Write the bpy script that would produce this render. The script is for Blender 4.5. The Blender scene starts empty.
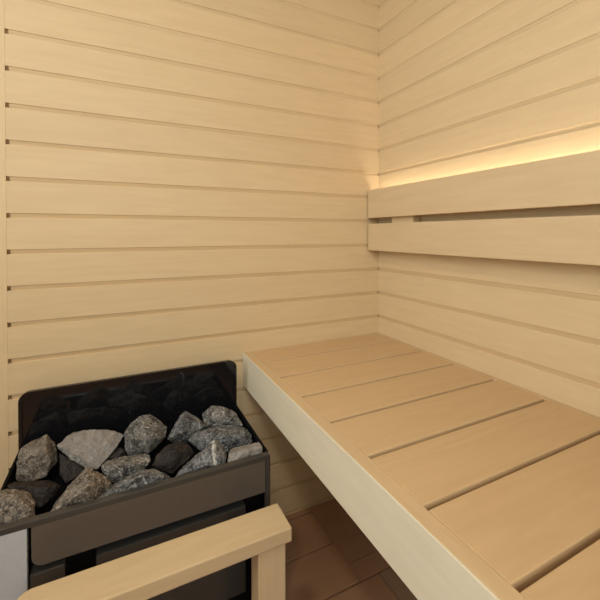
import bpy, bmesh, math, random
from mathutils import Vector, noise
random.seed(7)
C = bpy.context.scene.collection
EYE = 0.95          # eye height above the floor deck
PI = math.pi

# ------------------------------------------------------------------ helpers
def link(name, bm, mat, parent=None, smooth=False, loc=None):
    me = bpy.data.meshes.new(name); bm.to_mesh(me); bm.free()
    if smooth:
        for p in me.polygons: p.use_smooth = True
    o = bpy.data.objects.new(name, me); C.objects.link(o)
    if mat: me.materials.append(mat)
    if parent: o.parent = parent
    if loc: o.location = loc
    return o
def thing(name, label, cat, loc=(0, 0, 0), group=None):
    o = bpy.data.objects.new(name, None); C.objects.link(o)
    o.empty_display_size = .05
    o.location = loc; o['label'] = label; o['category'] = cat
    if group: o['group'] = group
    return o
def tag(o, label, cat, group=None):
    o['label'] = label; o['category'] = cat
    if group: o['group'] = group
    return o
def box(bm, x0, x1, y0, y1, z0, z1, bev=0.0, seg=2):
    r = bmesh.ops.create_cube(bm, size=1.0)
    vs = r['verts']
    for v in vs:
        v.co = Vector(((x0+x1)/2 + v.co.x*(x1-x0), (y0+y1)/2 + v.co.y*(y1-y0), (z0+z1)/2 + v.co.z*(z1-z0)))
    if bev:
        es = list({e for v in vs for e in v.link_edges})
        bmesh.ops.bevel(bm, geom=es, offset=bev, segments=seg, profile=.5, affect='EDGES')
    return bm
def bx(*a, **k): return box(bmesh.new(), *a, **k)
def prism(bm, pts, a0, a1, axis):
    """extrude a 2D outline along an axis"""
    def P(p, a):
        if axis == 'x': return (a, p[0], p[1])
        if axis == 'y': return (p[0], a, p[1])
        return (p[0], p[1], a)
    A = [bm.verts.new(P(p, a0)) for p in pts]; B = [bm.verts.new(P(p, a1)) for p in pts]
    n = len(pts)
    bm.faces.new(A); bm.faces.new(B[::-1])
    for i in range(n): bm.faces.new((A[i], B[i], B[(i+1) % n], A[(i+1) % n]))
    bmesh.ops.recalc_face_normals(bm, faces=bm.faces)
    return bm

# ------------------------------------------------------------------ materials
class NT:
    def __init__(s, name):
        s.m = bpy.data.materials.new(name); s.m.use_nodes = True
        s.t = s.m.node_tree; s.n = s.t.nodes; s.b = s.n['Principled BSDF']
    def new(s, ty, **k):
        n = s.n.new(ty)
        for a, v in k.items(): setattr(n, a, v)
        return n
    def lk(s, a, b): s.t.links.new(a, b)
    def math(s, op, a, b=None):
        n = s.new('ShaderNodeMath', operation=op)
        for i, v in enumerate((a, b)):
            if v is None: continue
            if isinstance(v, (int, float)): n.inputs[i].default_value = v
            else: s.lk(v, n.inputs[i])
        return n.outputs[0]
    def mix(s, f, a, b, bt='MIX'):
        n = s.new('ShaderNodeMix', data_type='RGBA', blend_type=bt)
        for i, v in ((0, f), (6, a), (7, b)):
            if isinstance(v, (int, float)): n.inputs[i].default_value = v
            elif isinstance(v, tuple): n.inputs[i].default_value = (*v, 1)
            else: s.lk(v, n.inputs[i])
        return n.outputs[2]

def wood(name, axis, base, var=.10, board=None, rough=.5, off=0.0, ring=.5):
    """pale aspen, grain along `axis`; board=(pitch, offset) varies each board of a wall"""
    N = NT(name)
    tc = N.new('ShaderNodeTexCoord'); sep = N.new('ShaderNodeSeparateXYZ'); N.lk(tc.outputs['Object'], sep.inputs[0])
    oi = N.new('ShaderNodeObjectInfo')
    rnd = oi.outputs['Random']
    if board:
        fl = N.math('FLOOR', N.math('DIVIDE', N.math('SUBTRACT', sep.outputs[2], board[1]), board[0]))
        wn = N.new('ShaderNodeTexWhiteNoise', noise_dimensions='1D'); N.lk(fl, wn.inputs['W']); rnd = wn.outputs['Value']
    mp = N.new('ShaderNodeMapping')
    s = {'x': (1, 9, 9), 'y': (9, 1, 9), 'z': (9, 9, 1)}[axis]
    mp.inputs['Scale'].default_value = s
    N.lk(tc.outputs['Object'], mp.inputs['Vector'])
    ofs = N.new('ShaderNodeCombineXYZ')
    sh = N.math('MULTIPLY', rnd, 37.0)
    for i in range(3): N.lk(sh, ofs.inputs[i])
    N.lk(ofs.outputs[0], mp.inputs['Location'])
    n1 = N.new('ShaderNodeTexNoise'); n1.inputs['Scale'].default_value = 1.3; n1.inputs['Detail'].default_value = 3
    n1.inputs['Distortion'].default_value = .4
    N.lk(mp.outputs[0], n1.inputs['Vector'])
    n2 = N.new('ShaderNodeTexNoise'); n2.inputs['Scale'].default_value = 9; n2.inputs['Detail'].default_value = 5
    N.lk(mp.outputs[0], n2.inputs['Vector'])
    # growth rings: sine of the slow noise
    rg = N.math('SINE', N.math('MULTIPLY', n1.outputs[0], 42.0))
    rg = N.math('POWER', N.math('ADD', N.math('MULTIPLY', rg, .5), .5), 3.0)
    d = tuple(c*k for c, k in zip(base, (.80, .72, .62)))
    l = tuple(min(1, c*k) for c, k in zip(base, (1.03, 1.035, 1.04)))
    r = N.new('ShaderNodeValToRGB'); r.color_ramp.elements[0].position = .3; r.color_ramp.elements[1].position = .7
    r.color_ramp.elements[0].color = (*[c*.97 for c in base], 1); r.color_ramp.elements[1].color = (*l, 1)
    N.lk(n2.outputs[0], r.inputs[0])
    c = N.mix(N.math('MULTIPLY', rg, .28*ring), r.outputs[0], d)
    v = N.math('ADD', N.math('MULTIPLY', rnd, var), 1-var*.5)
    comb = N.new('ShaderNodeCombineXYZ')
    for i in range(3): N.lk(v, comb.inputs[i])
    c = N.mix(1.0, c, comb.outputs[0], 'MULTIPLY')
    N.lk(c, N.b.inputs['Base Color'])
    N.b.inputs['Roughness'].default_value = rough
    N.b.inputs['Specular IOR Level'].default_value = .25
    bp = N.new('ShaderNodeBump'); bp.inputs['Strength'].default_value = .06; bp.inputs['Distance'].default_value = .002
    N.lk(n2.outputs[0], bp.inputs['Height']); N.lk(bp.outputs[0], N.b.inputs['Normal'])
    return N.m

def plain(name, col, rough=.5, metal=0.0, spec=.5, bump=0, bscale=200):
    N = NT(name)
    n = N.new('ShaderNodeTexNoise'); n.inputs['Scale'].default_value = bscale; n.inputs['Detail'].default_value = 3
    tc = N.new('ShaderNodeTexCoord'); N.lk(tc.outputs['Object'], n.inputs['Vector'])
    c = N.mix(n.outputs[0], tuple(x*.92 for x in col), tuple(min(1, x*1.08) for x in col))
    N.lk(c, N.b.inputs['Base Color'])
    N.b.inputs['Roughness'].default_value = rough; N.b.inputs['Metallic'].default_value = metal
    N.b.inputs['Specular IOR Level'].default_value = spec
    if bump:
        bp = N.new('ShaderNodeBump'); bp.inputs['Strength'].default_value = bump; bp.inputs['Distance'].default_value = .001
        N.lk(n.outputs[0], bp.inputs['Height']); N.lk(bp.outputs[0], N.b.inputs['Normal'])
    return N.m

def stone_mat(name, base, light, speck=.5, vein=.0, streak=False):
    N = NT(name)
    tc = N.new('ShaderNodeTexCoord'); oi = N.new('ShaderNodeObjectInfo')
    mp = N.new('ShaderNodeMapping'); N.lk(tc.outputs['Object'], mp.inputs['Vector'])
    cx = N.new('ShaderNodeCombineXYZ'); s = N.math('MULTIPLY', oi.outputs['Random'], 11.0)
    for i in range(3): N.lk(s, cx.inputs[i])
    N.lk(cx.outputs[0], mp.inputs['Location'])
    n1 = N.new('ShaderNodeTexNoise'); n1.inputs['Scale'].default_value = 38; n1.inputs['Detail'].default_value = 5; n1.inputs['Roughness'].default_value = .7
    n1.inputs['Distortion'].default_value = .8
    n2 = N.new('ShaderNodeTexNoise'); n2.inputs['Scale'].default_value = 210; n2.inputs['Detail'].default_value = 3; n2.inputs['Roughness'].default_value = .8
    n3 = N.new('ShaderNodeTexNoise'); n3.inputs['Scale'].default_value = 11; n3.inputs['Detail'].default_value = 6; n3.inputs['Distortion'].default_value = 1.6
    for n in (n1, n2, n3): N.lk(mp.outputs[0], n.inputs['Vector'])
    r1 = N.new('ShaderNodeValToRGB'); r1.color_ramp.elements[0].position = .38; r1.color_ramp.elements[1].position = .68
    r1.color_ramp.elements[0].color = (*base, 1); r1.color_ramp.elements[1].color = (*[a*.55+b*.45 for a, b in zip(base, light)], 1)
    N.lk(n1.outputs[0], r1.inputs[0])
    r2 = N.new('ShaderNodeValToRGB'); r2.color_ramp.elements[0].position = .50; r2.color_ramp.elements[1].position = .61
    r2.color_ramp.elements[0].color = (0, 0, 0, 1); r2.color_ramp.elements[1].color = (1, 1, 1, 1)
    N.lk(n2.outputs[0], r2.inputs[0])
    c = N.mix(N.math('MULTIPLY', r2.outputs[0], speck), r1.outputs[0], light)
    # thin pale mineral veins where the slow noise crosses its middle
    d = N.math('ABSOLUTE', N.math('SUBTRACT', n3.outputs[0], .5))
    v = N.math('LESS_THAN', d, .006)
    c = N.mix(N.math('MULTIPLY', v, vein), c, tuple(min(1, x*1.5) for x in light))
    if streak:                               # one broad white band of quartz
        sp = N.new('ShaderNodeSeparateXYZ'); N.lk(tc.outputs['Object'], sp.inputs[0])
        q = N.math('ADD', N.math('SUBTRACT', sp.outputs[0], .010), N.math('MULTIPLY', N.math('SUBTRACT', n1.outputs[0], .5), .03))
        q = N.math('LESS_THAN', N.math('ABSOLUTE', q), .0035)
        c = N.mix(N.math('MULTIPLY', q, .8), c, (.62, .60, .56))
    N.lk(c, N.b.inputs['Base Color'])
    N.b.inputs['Roughness'].default_value = .6; N.b.inputs['Specular IOR Level'].default_value = .4
    ad = N.math('ADD', n1.outputs[0], N.math('MULTIPLY', n2.outputs[0], .5))
    bp = N.new('ShaderNodeBump'); bp.inputs['Strength'].default_value = .8; bp.inputs['Distance'].default_value = .004
    N.lk(ad, bp.inputs['Height']); N.lk(bp.outputs[0], N.b.inputs['Normal'])
    return N.m

def emit(name, col, st):
    N = NT(name)
    N.b.inputs['Base Color'].default_value = (.8, .8, .8, 1)
    N.b.inputs['Emission Color'].default_value = (*col, 1); N.b.inputs['Emission Strength'].default_value = st
    return N.m
def glass(name):
    N = NT(name)
    tr = N.new('ShaderNodeBsdfTransparent'); gl = N.new('ShaderNodeBsdfGlossy'); gl.inputs['Roughness'].default_value = .02
    tr.inputs[0].default_value = (.95, .96, .95, 1)
    fr = N.new('ShaderNodeFresnel'); fr.inputs[0].default_value = 1.45
    mx = N.new('ShaderNodeMixShader'); N.lk(fr.outputs[0], mx.inputs[0]); N.lk(tr.outputs[0], mx.inputs[1]); N.lk(gl.outputs[0], mx.inputs[2])
    N.lk(mx.outputs[0], N.n['Material Output'].inputs['Surface'])
    return N.m

W = (.685, .505, .295)
PITCH = .09
GZ = EYE + .855                       # height of a groove; the others follow every PITCH
off0 = GZ - 40*PITCH
M_wall_x = wood('aspen_cladding_x', 'x', W, .07, (PITCH, off0), ring=.35)
M_wall_y = wood('aspen_cladding_y', 'y', W, .07, (PITCH, off0), ring=.35)
M_x = wood('aspen_x', 'x', (.62, .455, .265), .05, ring=.6)
M_lit_face = wood('aspen_lit_face', 'y', (.73, .64, .48), .03, ring=.3)  # wood tone whitened to carry the side light on the bench front
M_y = wood('aspen_y', 'y', (.645, .475, .285), .03, ring=.5)
M_z = wood('aspen_z', 'z', W, .03, ring=.4)
M_benchx = wood('bench_aspen_x', 'x', (.59, .405, .22), .05, ring=.5)
M_benchy = wood('bench_aspen_y', 'y', (.60, .425, .24), .03, ring=.4)
M_deck = wood('deck_wood', 'x', (.44, .245, .135), .08, ring=.5)
M_decky = wood('deck_wood_y', 'y', (.38, .24, .14), .05, ring=.5)
M_black = plain('black_enamel', (.007, .007, .008), .05, 0, .6)
M_blackmat = plain('black_steel', (.004, .004, .0045), .7, 0, .1)
M_brown = plain('bronze_grey_steel', (.105, .082, .064), .25, .0, .5)
M_panel = plain('smoked_panel', (.045, .042, .038), .2, 0, .5)
M_edge = plain('grey_brown_edge', (.048, .042, .036), .35, 0, .5)
M_reflection = plain('painted_reflection', (.46, .47, .49), .35, .0, .5)  # pale grey of a bright reflection, put into the colour
M_alu = plain('aluminium', (.6, .6, .6), .4, 1)
M_led = emit('led_diffuser', (1.0, .94, .80), 12.0)
M_lamp = emit('lamp_diffuser', (1.0, .9, .76), 3.0)
M_glass = glass('clear_glass')
M_base = plain('subfloor', (.10, .08, .06), .7)
STONES = [stone_mat('stone_grey', (.013, .012, .011), (.45, .42, .38), .55, .6),
          stone_mat('stone_dark', (.006, .006, .0065), (.40, .39, .38), .5, .6),
          stone_mat('stone_brown', (.030, .023, .018), (.46, .38, .30), .6, .3),
          stone_mat('stone_pale', (.21, .185, .165), (.42, .38, .34), .4, .15),
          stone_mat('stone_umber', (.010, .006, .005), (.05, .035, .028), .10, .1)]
M_streak = stone_mat('stone_streaked', (.012, .012, .013), (.42, .41, .40), .5, .3, True)

# ------------------------------------------------------------------ the room
XL, YF, ZC = -1.95, -2.05, 2.12       # left side, front side, ceiling
def clad_profile(z0, z1, depth):
    """outline (d, z) of a clad wall: d = 0 is the board face, negative is into the wall"""
    pts = [(0, z0)]
    k = math.ceil((z0 - off0)/PITCH + .2)
    while off0 + k*PITCH < z1 - .01:
        g = off0 + k*PITCH
        w = .0056
        pts += [(0, g-w-.0007), (-.0007, g-w), (-depth, g-w), (-depth*.3, g+w), (0, g+w+.0008)]
        k += 1
    pts.append((0, z1))
    return pts
def clad(name, axis, a0, a1, face, sgn, z0, z1, mat, deep=None):
    """axis along which the boards run; face = plane coordinate; sgn = room side"""
    bm = bmesh.new()
    segs = [(a0, a1, .0060)] if not deep else [(a0, a0+deep, .022), (a0+deep, a1, .0060)]
    for s0, s1, dp in segs:
        pts = [(face + sgn*d, z) for d, z in clad_profile(z0, z1, dp)]
        pts += [(face - sgn*.04, z1), (face - sgn*.04, z0)]
        prism(bm, pts, s0, s1, axis)
    o = link(name, bm, mat); o['kind'] = 'structure'
    return o
XT = -1.134                           # where the cladding of the back wall meets its flush edge board
clad('wall_back', 'x', XT, 0.0, 0.0, -1, -.03, ZC, M_wall_x, deep=.007)
o = link('trim_1', bx(-1.30, XT, -.0005, .04, -.03, ZC, bev=.0004), M_z); o['kind'] = 'structure'
o = link('trim_2', bx(-1.302-.648, -1.3005, 0, .04, -.03, ZC), M_x); o['kind'] = 'structure'
clad('wall_right', 'y', YF, .04, 0.0, -1, -.03, ZC, M_wall_y)
clad('wall_front', 'x', -.55, .04, YF, 1, -.03, ZC, M_wall_x)
o = link('ceiling', bx(XL-.04, .04, YF-.04, .04, ZC, ZC+.03), M_x); o['kind'] = 'structure'
o = link('floor', bx(XL-.04, .04, YF-.04, .04, -.06, -.03), M_base); o['kind'] = 'structure'
# glazed left side, unseen and added to give the daylight a source
win = bpy.data.objects.new('added_window_1', None); C.objects.link(win); win['kind'] = 'structure'
bm = bmesh.new()
for a in ((XL-.04, XL, YF, YF+.07, -.03, ZC), (XL-.04, XL, -.07, .0, -.03, ZC), (XL-.04, XL, YF+.07, -.07, ZC-.08, ZC), (XL-.04, XL, YF+.07, -.07, -.03, .75),
          (XL-.04, XL, -1.03, -.98, .75, ZC-.08)):
    box(bm, *a, bev=.002)
link('added_window_frame', bm, M_z, win)
link('added_pane', bx(XL-.024, XL-.016, YF+.07, -.07, .75, ZC-.08), M_glass, win)

win2 = bpy.data.objects.new('added_window_2', None); C.objects.link(win2); win2['kind'] = 'structure'  # glazed front side, also added out of view as a daylight source
bm = bmesh.new()
for a in ((XL, XL+.06, YF-.04, YF, -.03, ZC), (-.62, -.551, YF-.04, YF, -.03, ZC), (XL+.06, -.62, YF-.04, YF, ZC-.08, ZC), (XL+.06, -.62, YF-.04, YF, -.03, .75)):
    box(bm, *a, bev=.002)
link('added_window_frame', bm, M_z, win2)
link('added_pane', bx(XL+.06, -.62, YF-.024, YF-.016, .75, ZC-.08), M_glass, win2)

# ------------------------------------------------------------------ floor deck
deck = thing('duckboard', 'brown wooden slatted floor deck under the bench and around the heater', 'floor deck', (-.95, -1.0, -.03))
def deckslat(x0, x1, y0, y1, m=M_deck):
    r = Vector(deck.location)
    link('slat', bx(x0-r.x, x1-r.x, y0-r.y, y1-r.y, .004, .03, bev=.0012), m, deck)
g = [-.004] + [-.022 - .1415*k for k in range(15)]
gy = -.3055
deckslat(XL+.01, -.300, -.0205, -.0005)
y = -.0245; k = 0
while y > YF+.06:
    y1 = max(y - .1365, YF+.005)
    deckslat(XL+.01, -.300 if y > gy+.01 else -.239, y1, y)
    y = y1 - .005; k += 1
for j in range(4):
    a = -.004 if j == 0 else -.0920 - .0765*(j-1)
    b = -.0920 - .0765*j if j < 3 else gy
    deckslat(-.2985, -.006, b+.0018, a)
deckslat(-.236, -.122, YF+.005, gy-.001, M_decky); deckslat(-.119, -.006, YF+.005, gy-.001, M_decky)
link('bearer', bx(-.9, .9, -.02, .02, 0, .0039), M_deck, deck)

# ------------------------------------------------------------------ bench
ZB = EYE - .378
XO, XI = -.536, -.507
bench = thing('sauna_bench', 'pale wooden slatted bench with a broad front board along the right wall', 'bench', (-.27, -1.02, ZB-.102))
def bpart(name, a, mat, bev=.0015):
    r = bench.location
    return link(name, bx(a[0]-r.x, a[1]-r.x, a[2]-r.y, a[3]-r.y, a[4]-r.z, a[5]-r.z, bev=bev), mat, bench)
bpart('front_rail', (XO+.0035, XI-.0006, YF+.002, -.002, ZB-.102, ZB), M_benchy, .001)
bpart('lit_facing', (XO, XO+.0034, YF+.002, -.002, ZB-.102, ZB), M_lit_face, .0008)  # added skin; side light on the front board is put into its colour
bpart('rear_rail', (-.013, -.001, YF+.002, -.002, ZB-.05, ZB-.0005), M_benchy, .0008)
G0, GP = -.108, .1285
y = -.002
i = 0
while y > YF+.02:
    y1 = max(G0 - GP*i + .0045, YF+.002)
    bpart('slat', (XI, -.0135, y1, y, ZB-.026, ZB-.0003), M_benchx, .0018)
    y = y1 - .009; i += 1
for x in (-.44, -.26, -.08):
    bpart('bearer', (x-.02, x+.02, YF+.002, -.002, ZB-.07, ZB-.0262), M_benchy, .001)

# ------------------------------------------------------------------ backrest
XB = -.055
back = thing('backrest', 'backrest of two long pale boards fixed on the right wall above the bench', 'backrest', (-.03, -1.0, EYE-.063))
def kpart(name, a, mat, bev=.0015, par=None):
    r = back.location
    return link(name, bx(a[0]-r.x, a[1]-r.x, a[2]-r.y, a[3]-r.y, EYE+a[4]-r.z, EYE+a[5]-r.z, bev=bev), mat, back)
kpart('board', (XB, XB+.022, -1.95, -.006, .056, .160), M_y, .0018)
kpart('board', (XB, XB+.022, -1.95, -.006, -.063, .035), M_y, .0018)
for yc in (-.165, -.98, -1.78):
    kpart('spacer', (XB+.022, 0, yc-.052, yc+.052, -.05, .098), M_z, .001)
led = thing('light_strip', 'glowing warm light strip hidden behind the top of the backrest', 'light strip', (-.022, -1.0, EYE+.118))
link('channel', bx(-.0095, .0095, -.95, .985, 0, .012, bev=.0008), M_alu, led)
link('diffuser', bx(-.006, .006, -.945, .98, .0121, .0145), M_led, led)

# ------------------------------------------------------------------ heater
SX0, SX1, SY0, SY1 = -1.100, -.575, -.337, -.045
ZR = EYE - .512
heater = thing('sauna_heater', 'black electric heater with an open tray of stones and a tall dark back plate', 'heater', (-.84, -.19, 0))
hl = Vector(heater.location)
def hpart(name, bm, mat, par=None, label=None):
    bmesh.ops.translate(bm, verts=bm.verts, vec=-hl)
    o = link(name, bm, mat, par or heater)
    if label: o['label'] = label
    return o
ZT = ZR - .050                         # tray the stones lie on
# casing: open box with walls
bm = bmesh.new()
box(bm, SX0, SX0+.006, SY0+.012, SY1, .08, ZR, bev=.001)
box(bm, SX1-.006, SX1, SY0+.012, SY1, .08, ZR, bev=.001)
box(bm, SX0+.006, SX1-.006, SY1-.006, SY1, .08, ZR, bev=.001)
box(bm, SX0+.006, SX1-.006, SY0+.030, SY0+.036, .08, ZR-.078, bev=.001)
box(bm, SX0+.006, SX1-.006, SY0+.03, SY1-.006, .08, .09)
hpart('casing', bm, M_blackmat)
# rolled rim along the sides
bm = bmesh.new()
box(bm, SX0-.001, SX0+.006, SY0+.006, SY1-.01, ZR-.006, ZR+.003, bev=.002)
hpart('rim', bm, M_blackmat)
hpart('rim', bx(SX1-.0055, SX1+.001, SY0+.012, SY1-.01, ZR-.006, ZR+.003, bev=.002), M_blackmat)
hpart('stone_tray', bx(SX0+.007, SX1-.007, SY0+.013, SY1-.007, ZT-.006, ZT), M_blackmat)
# back guard with rounded top corners
def rr(x0, x1, z0, z1, r, corners=(0, 0, 1, 1), n=7):
    pts = []
    cs = [(x0, z0, 180, 0), (x1, z0, 270, 1), (x1, z1, 0, 2), (x0, z1, 90, 3)]
    for x, z, a, i in cs:
        if not corners[i]: pts.append((x, z)); continue
        cx = x0+r if x == x0 else x1-r; cz = z0+r if z == z0 else z1-r
        for k in range(n+1):
            t = math.radians(a + 90*k/n); pts.append((cx + r*math.cos(t), cz + r*math.sin(t)))
    return pts
bm = prism(bmesh.new(), rr(SX0, SX1, ZR-.01, EYE-.379, .020), SY1-.010, SY1+.002, 'y')
hpart('back_plate', bm, M_black, label='tall glossy black back plate reflecting the stones')
bm = bmesh.new()
out = rr(SX0-.002, SX1+.002, ZR-.01, EYE-.377, .022); inn = rr(SX0+.005, SX1-.005, ZR-.01, EYE-.384, .017)
for yy0, yy1 in ((SY1-.014, SY1-.0102),):
    def ring(y): return [bm.verts.new((p[0], y, p[1])) for p in out], [bm.verts.new((p[0], y, p[1])) for p in inn]
    A, B = ring(yy0); A2, B2 = ring(yy1)
    n = len(A)
    for i in range(1, n):
        j = (i+1) % n
        if i == 0: continue
        bm.faces.new((A[i], A[j], B[j], B[i])); bm.faces.new((A2[i], B2[i], B2[j], A2[j]))
        bm.faces.new((A[i], A2[i], A2[j], A[j])); bm.faces.new((B[i], B[j], B2[j], B2[i]))
bmesh.ops.recalc_face_normals(bm, faces=bm.faces)
hpart('guard_edge', bm, M_black)
# front: upper fascia panel with a rounded lower left corner, pale left strip for a painted reflection, dark corner post, lower doors
bm = prism(bmesh.new(), rr(SX0+.072, SX1-.012, ZR-.082, ZR-.008, .018, (1, 0, 0, 0)), SY0, SY0+.010, 'y')
hpart('fascia', bm, M_brown, label='brown-grey sheet metal front strip below the stones')
hpart('fascia_lip', bx(SX0+.001, SX1-.002, SY0-.002, SY0+.0118, ZR-.0075, ZR+.0035, bev=.001), M_edge)
hpart('corner_strip', bx(SX0, SX0+.066, SY0-.001, SY0+.0115, .08, ZR-.0078, bev=.0015), M_reflection, label='light grey strip painting in a bright reflection on the heater front')
hpart('corner_strip', bx(SX1-.011, SX1+.001, SY0-.001, SY0+.0115, .08, ZR-.001, bev=.002), M_edge)
hpart('lower_panel', bx(-.928, -.632, SY0+.004, SY0+.029, .14, EYE-.614, bev=.002), M_panel)
hpart('lower_panel', bx(SX0+.068, -.978, SY0+.004, SY0+.029, .14, EYE-.609, bev=.002), M_edge)
for x in (SX0+.03, SX1-.03):
    for yy in (SY0+.04, SY1-.03):
        hpart('leg', bx(x-.012, x+.012, yy-.012, yy+.012, 0, .0795, bev=.001), M_blackmat)

# ------------------------------------------------------------------ guard rail in front of the heater
RZ = EYE - .570
rail = thing('guard_rail', 'pale wooden guard rail with posts standing in front of the heater', 'guard rail', (-.8, -.445, 0))
rl = Vector(rail.location)
pts = []
x0, x1, y0, y1, r = -1.034, -.5865, -.484, -.410, .022
pts = [(x0, y0), (x1-.002, y0), (x1, y0+.002), (x1, y1)]
for k in range(8):
    t = math.radians(90 + 90*k/7); pts.append((x0 + r + r*math.cos(t), y1 - r + r*math.sin(t)))
bm = prism(bmesh.new(), pts, RZ-.028, RZ, 'z')
bmesh.ops.bevel(bm, geom=[e for e in bm.edges if abs(e.verts[0].co.z-e.verts[1].co.z) < 1e-6], offset=.0025, segments=2, affect='EDGES', profile=.5)
bmesh.ops.translate(bm, verts=bm.verts, vec=-rl)
link('top_rail', bm, M_x, rail)
for px0, px1 in ((-.652, -.596), (-1.02, -.964)):
    bm = bx(px0, px1, -.474, -.430, 0, RZ-.0282, bev=.002); bmesh.ops.translate(bm, verts=bm.verts, vec=-rl)
    link('post', bm, M_z, rail)

# ------------------------------------------------------------------ camera
FPX = 368.81; YAW = .4537; PITCHC = -.0105; ROLL = -.0012; CY = 237.3
cp = Vector((-.8833, -1.1285, EYE))
F = Vector((math.sin(YAW)*math.cos(PITCHC), math.cos(YAW)*math.cos(PITCHC), math.sin(PITCHC)))
R0 = Vector((math.cos(YAW), -math.sin(YAW), 0)); U0 = R0.cross(F)
R = R0*math.cos(ROLL) + U0*math.sin(ROLL); U = -R0*math.sin(ROLL) + U0*math.cos(ROLL)
from mathutils import Matrix
cam = bpy.data.cameras.new('camera'); co = bpy.data.objects.new('camera', cam); C.objects.link(co)
m = Matrix((R, U, -F)).transposed().to_4x4(); m.translation = cp
co.matrix_world = m
cam.sensor_fit = 'HORIZONTAL'; cam.sensor_width = 36; cam.lens = FPX*36/600; cam.shift_y = (CY-300)/600
cam.clip_start = .01
bpy.context.scene.camera = co

# ------------------------------------------------------------------ stones
def ray(u, v): return (F + R*(u-300)/FPX - U*(v-CY)/FPX).normalized()
def stone(poly, ridge, h, mat, label, depth=.05, name='heater_stone'):
    """poly: silhouette seen from the survey point; ridge: interior crests; h: height of its middle over the rim"""
    cu = sum(p[0] for p in poly)/len(poly); cv = sum(p[1] for p in poly)/len(poly)
    d = ray(cu, cv); t = (ZR + h - cp.z)/d.z
    ctr = cp + d*t; dist = t
    rs = random.Random(int(cu*31+cv))
    def at(u, v, dd):
        q = ray(u, v); s = (dist + dd)/q.dot(d)
        return cp + q*s
    P = []
    for u, v in poly:
        w = (cv - v)*.0004                       # upper outline lies further back
        P.append(at(u, v, w + rs.uniform(-.006, .006)))
    for u, v, up in ridge: P.append(at(u, v, -up*1.15))
    for u, v in poly:                            # rear side, tapering in
        dp = depth*rs.uniform(.7, 1); P.append(at(cu + (u-cu)*.75, cv + (v-cv)*.65, dp) + Vector((0, 0, dp*.3)))
    for p in P:
        p.y = min(max(p.y, SY0+.015), SY1-.018); p.x = min(max(p.x, SX0+.012), SX1-.012); p.z = max(p.z, ZT+.001)
    lo = min(p.z for p in P)
    if lo > ZT+.002:                             # reach the tray behind the visible face
        base = [Vector(((p.x-ctr.x)*.35+ctr.x, min(ctr.y+.03+(p.y-ctr.y)*.35, SY1-.02), ZT+.001)) for p in P[:len(poly)]]
        P += base
    o0 = Vector((ctr.x, ctr.y, ZT+.001))
    bm = bmesh.new()
    for p in P: bm.verts.new(p - o0)
    r = bmesh.ops.convex_hull(bm, input=bm.verts)
    bmesh.ops.delete(bm, geom=[v for v in bm.verts if not v.link_faces], context='VERTS')
    bmesh.ops.remove_doubles(bm, verts=bm.verts, dist=.003)
    bmesh.ops.bevel(bm, geom=list(bm.edges), offset=.0012, segments=1, affect='EDGES', profile=.5)
    bmesh.ops.triangulate(bm, faces=bm.faces)
    for _ in range(3):
        es = [e for e in bm.edges if e.calc_length() > .005]
        if not es: break
        bmesh.ops.subdivide_edges(bm, edges=es, cuts=1)
        bmesh.ops.triangulate(bm, faces=[f for f in bm.faces if len(f.verts) > 3])
    bm.normal_update()
    sd = Vector((cu, cv, 0))
    for v in bm.verts:
        n = noise.noise(v.co*60 + sd)*.0030 + noise.noise(v.co*190 + sd)*.0018
        v.co += v.normal*(n+.0003)
        v.co.z = max(v.co.z, 0)
        wx = v.co + o0
        v.co.y = max(v.co.y, SY0+.0125-o0.y)
    ob = link(name, bm, mat, loc=o0)
    tag(ob, label, 'stone', 'stones in the heater tray')
    return ob
G, D, B_, P_, Um = STONES
stone([(9,458),(20,449),(35,441),(46,435),(55,442),(58,460),(45,477),(26,483),(10,483)], [(44,447,.030),(20,462,.020),(50,462,.018)], .006, B_, 'brownish blocky heater stone at the left end of the back row')
stone([(57,446),(69,435),(84,430),(103,429),(125,435),(114,451),(97,469),(87,469),(70,459)], [(100,433,.002),(62,447,.010),(90,466,.010)], .012, P_, 'large smooth pale grey stone with a flat top, left of middle')
stone([(124,432),(132,422),(143,414),(154,416),(168,427),(164,439),(150,450),(146,456),(128,458),(125,446)], [(143,424,.020),(134,440,.034),(155,438,.026)], .010, G, 'grey veined stone standing highest at the middle of the back row')
stone([(168,439),(174,425),(185,411),(196,417),(208,426),(197,431),(187,439),(178,440)], [(186,419,.020),(180,433,.026)], .008, D, 'dark pointed stone just right of the middle, back row')
stone([(202,415),(212,405),(226,408),(237,414),(247,425),(238,427),(220,427),(206,427)], [(222,412,.014),(214,420,.022),(234,420,.018)], .008, G, 'rounded grey stone furthest back at the right')
stone([(187,440),(197,432),(218,427),(234,426),(248,429),(256,441),(246,446),(229,451),(216,440),(200,450)], [(212,433,.022),(240,436,.024),(200,441,.016)], .004, D, 'wide dark speckled stone lying along the right side, second row')
stone([(174,477),(190,461),(204,449),(216,438),(223,446),(227,456),(225,467),(208,473)], [(214,446,.022),(206,466,.026),(220,460,.016)], .002, M_streak, 'dark wedge stone with a white streak, front row right', depth=.03)
stone([(228,453),(246,448),(262,443),(268,449),(262,457),(250,462),(229,468)], [(246,452,.016),(262,449,.008)], .002, P_, 'small pale speckled stone in the front right corner')
stone([(101,465),(116,463),(130,459),(149,455),(151,461),(143,471),(121,481),(110,482),(103,474)], [(130,465,.022),(112,471,.014)], .000, G, 'narrow grey stone between the pale flat stone and the middle')
stone([(47,518),(60,500),(73,482),(86,468),(101,473),(112,484),(99,494),(95,504),(72,512)], [(87,472,.012),(88,486,.034),(74,494,.020)], .002, B_, 'brown pyramid stone with a sharp ridge, front row left of middle')
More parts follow.
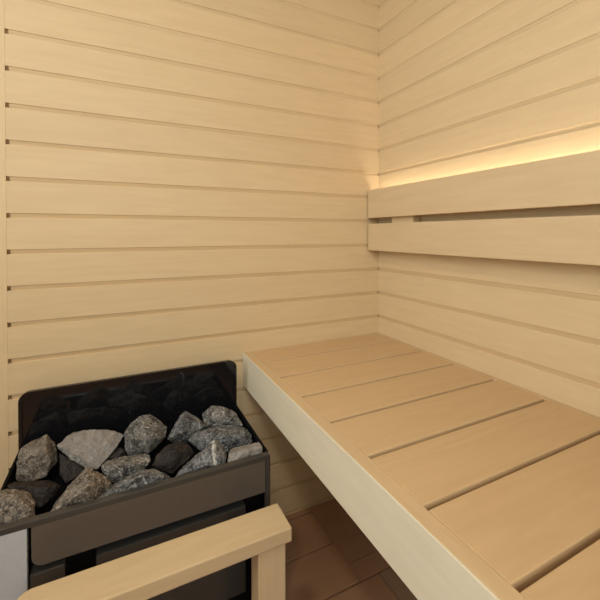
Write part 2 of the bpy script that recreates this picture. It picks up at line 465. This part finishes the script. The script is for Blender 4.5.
stone([(97,500),(114,488),(130,479),(144,471),(158,470),(172,478),(160,486),(130,496),(100,504)], [(142,478,.022),(116,492,.010),(158,477,.014)], .002, D, 'long low dark stone at the front edge, middle')
stone([(-14,497),(0,492),(16,490),(31,494),(36,503),(34,521),(16,528),(-12,534)], [(18,496,.016),(28,506,.018),(4,500,.020)], .004, B_, 'brown rough stone in the front left corner cut by the picture edge')
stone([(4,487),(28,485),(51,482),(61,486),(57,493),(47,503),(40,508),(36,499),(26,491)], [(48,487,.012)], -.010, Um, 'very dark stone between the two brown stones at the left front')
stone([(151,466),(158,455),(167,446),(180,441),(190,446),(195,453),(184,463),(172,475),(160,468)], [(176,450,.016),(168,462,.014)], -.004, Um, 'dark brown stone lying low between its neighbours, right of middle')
stone([(59,452),(70,462),(86,471),(76,476),(66,484),(60,474)], [], -.014, Um, 'small dark piece for the shaded lower left facet of the pale flat stone', depth=.012)  # shade on the pale stone's lower facet, painted as a separate dark piece
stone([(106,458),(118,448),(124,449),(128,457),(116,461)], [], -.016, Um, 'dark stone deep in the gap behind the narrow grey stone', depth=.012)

# ------------------------------------------------------------------ lamps
lamp = thing('ceiling_lamp', 'round warm ceiling lamp above the middle of the room', 'lamp', (-1.30, -1.15, ZC))
bm = bmesh.new(); bmesh.ops.create_cone(bm, cap_ends=True, segments=40, radius1=.13, radius2=.14, depth=.03)
bmesh.ops.translate(bm, verts=bm.verts, vec=(0, 0, -.0151)); link('housing', bm, M_alu, lamp)
bm = bmesh.new(); bmesh.ops.create_cone(bm, cap_ends=True, segments=40, radius1=.11, radius2=.115, depth=.008)
bmesh.ops.translate(bm, verts=bm.verts, vec=(0, 0, -.0345)); link('diffuser', bm, M_lamp, lamp)
def area(name, loc, target, sx, sy, power, col):
    l = bpy.data.lights.new(name, 'AREA'); l.shape = 'RECTANGLE'; l.size = sx; l.size_y = sy; l.energy = power; l.color = col
    o = bpy.data.objects.new(name, l); C.objects.link(o); o.location = loc
    o.rotation_euler = (Vector(target)-Vector(loc)).to_track_quat('-Z', 'Y').to_euler()
    return o
area('ceiling_light', (-1.30, -1.15, ZC-.045), (-1.30, -1.15, 0), .14, .14, 5.0, (1, .90, .74))
area('daylight', (XL-.12, -1.0, 1.42), (-.3, -.9, .75), 1.8, 1.4, 23, (.90, .985, 1))
area('daylight', (-.98, YF-.12, 1.55), (-1.0, 0, .95), .65, .9, 17.5, (.90, .985, 1))
w = bpy.data.worlds.new('world'); bpy.context.scene.world = w; w.use_nodes = True
w.node_tree.nodes['Background'].inputs[0].default_value = (.95, .93, .92, 1)
w.node_tree.nodes['Background'].inputs[1].default_value = .12
vs = bpy.context.scene.view_settings
vs.view_transform = 'Standard'; vs.look = 'None'; vs.gamma = 1; vs.use_curve_mapping = False; vs.exposure = .11
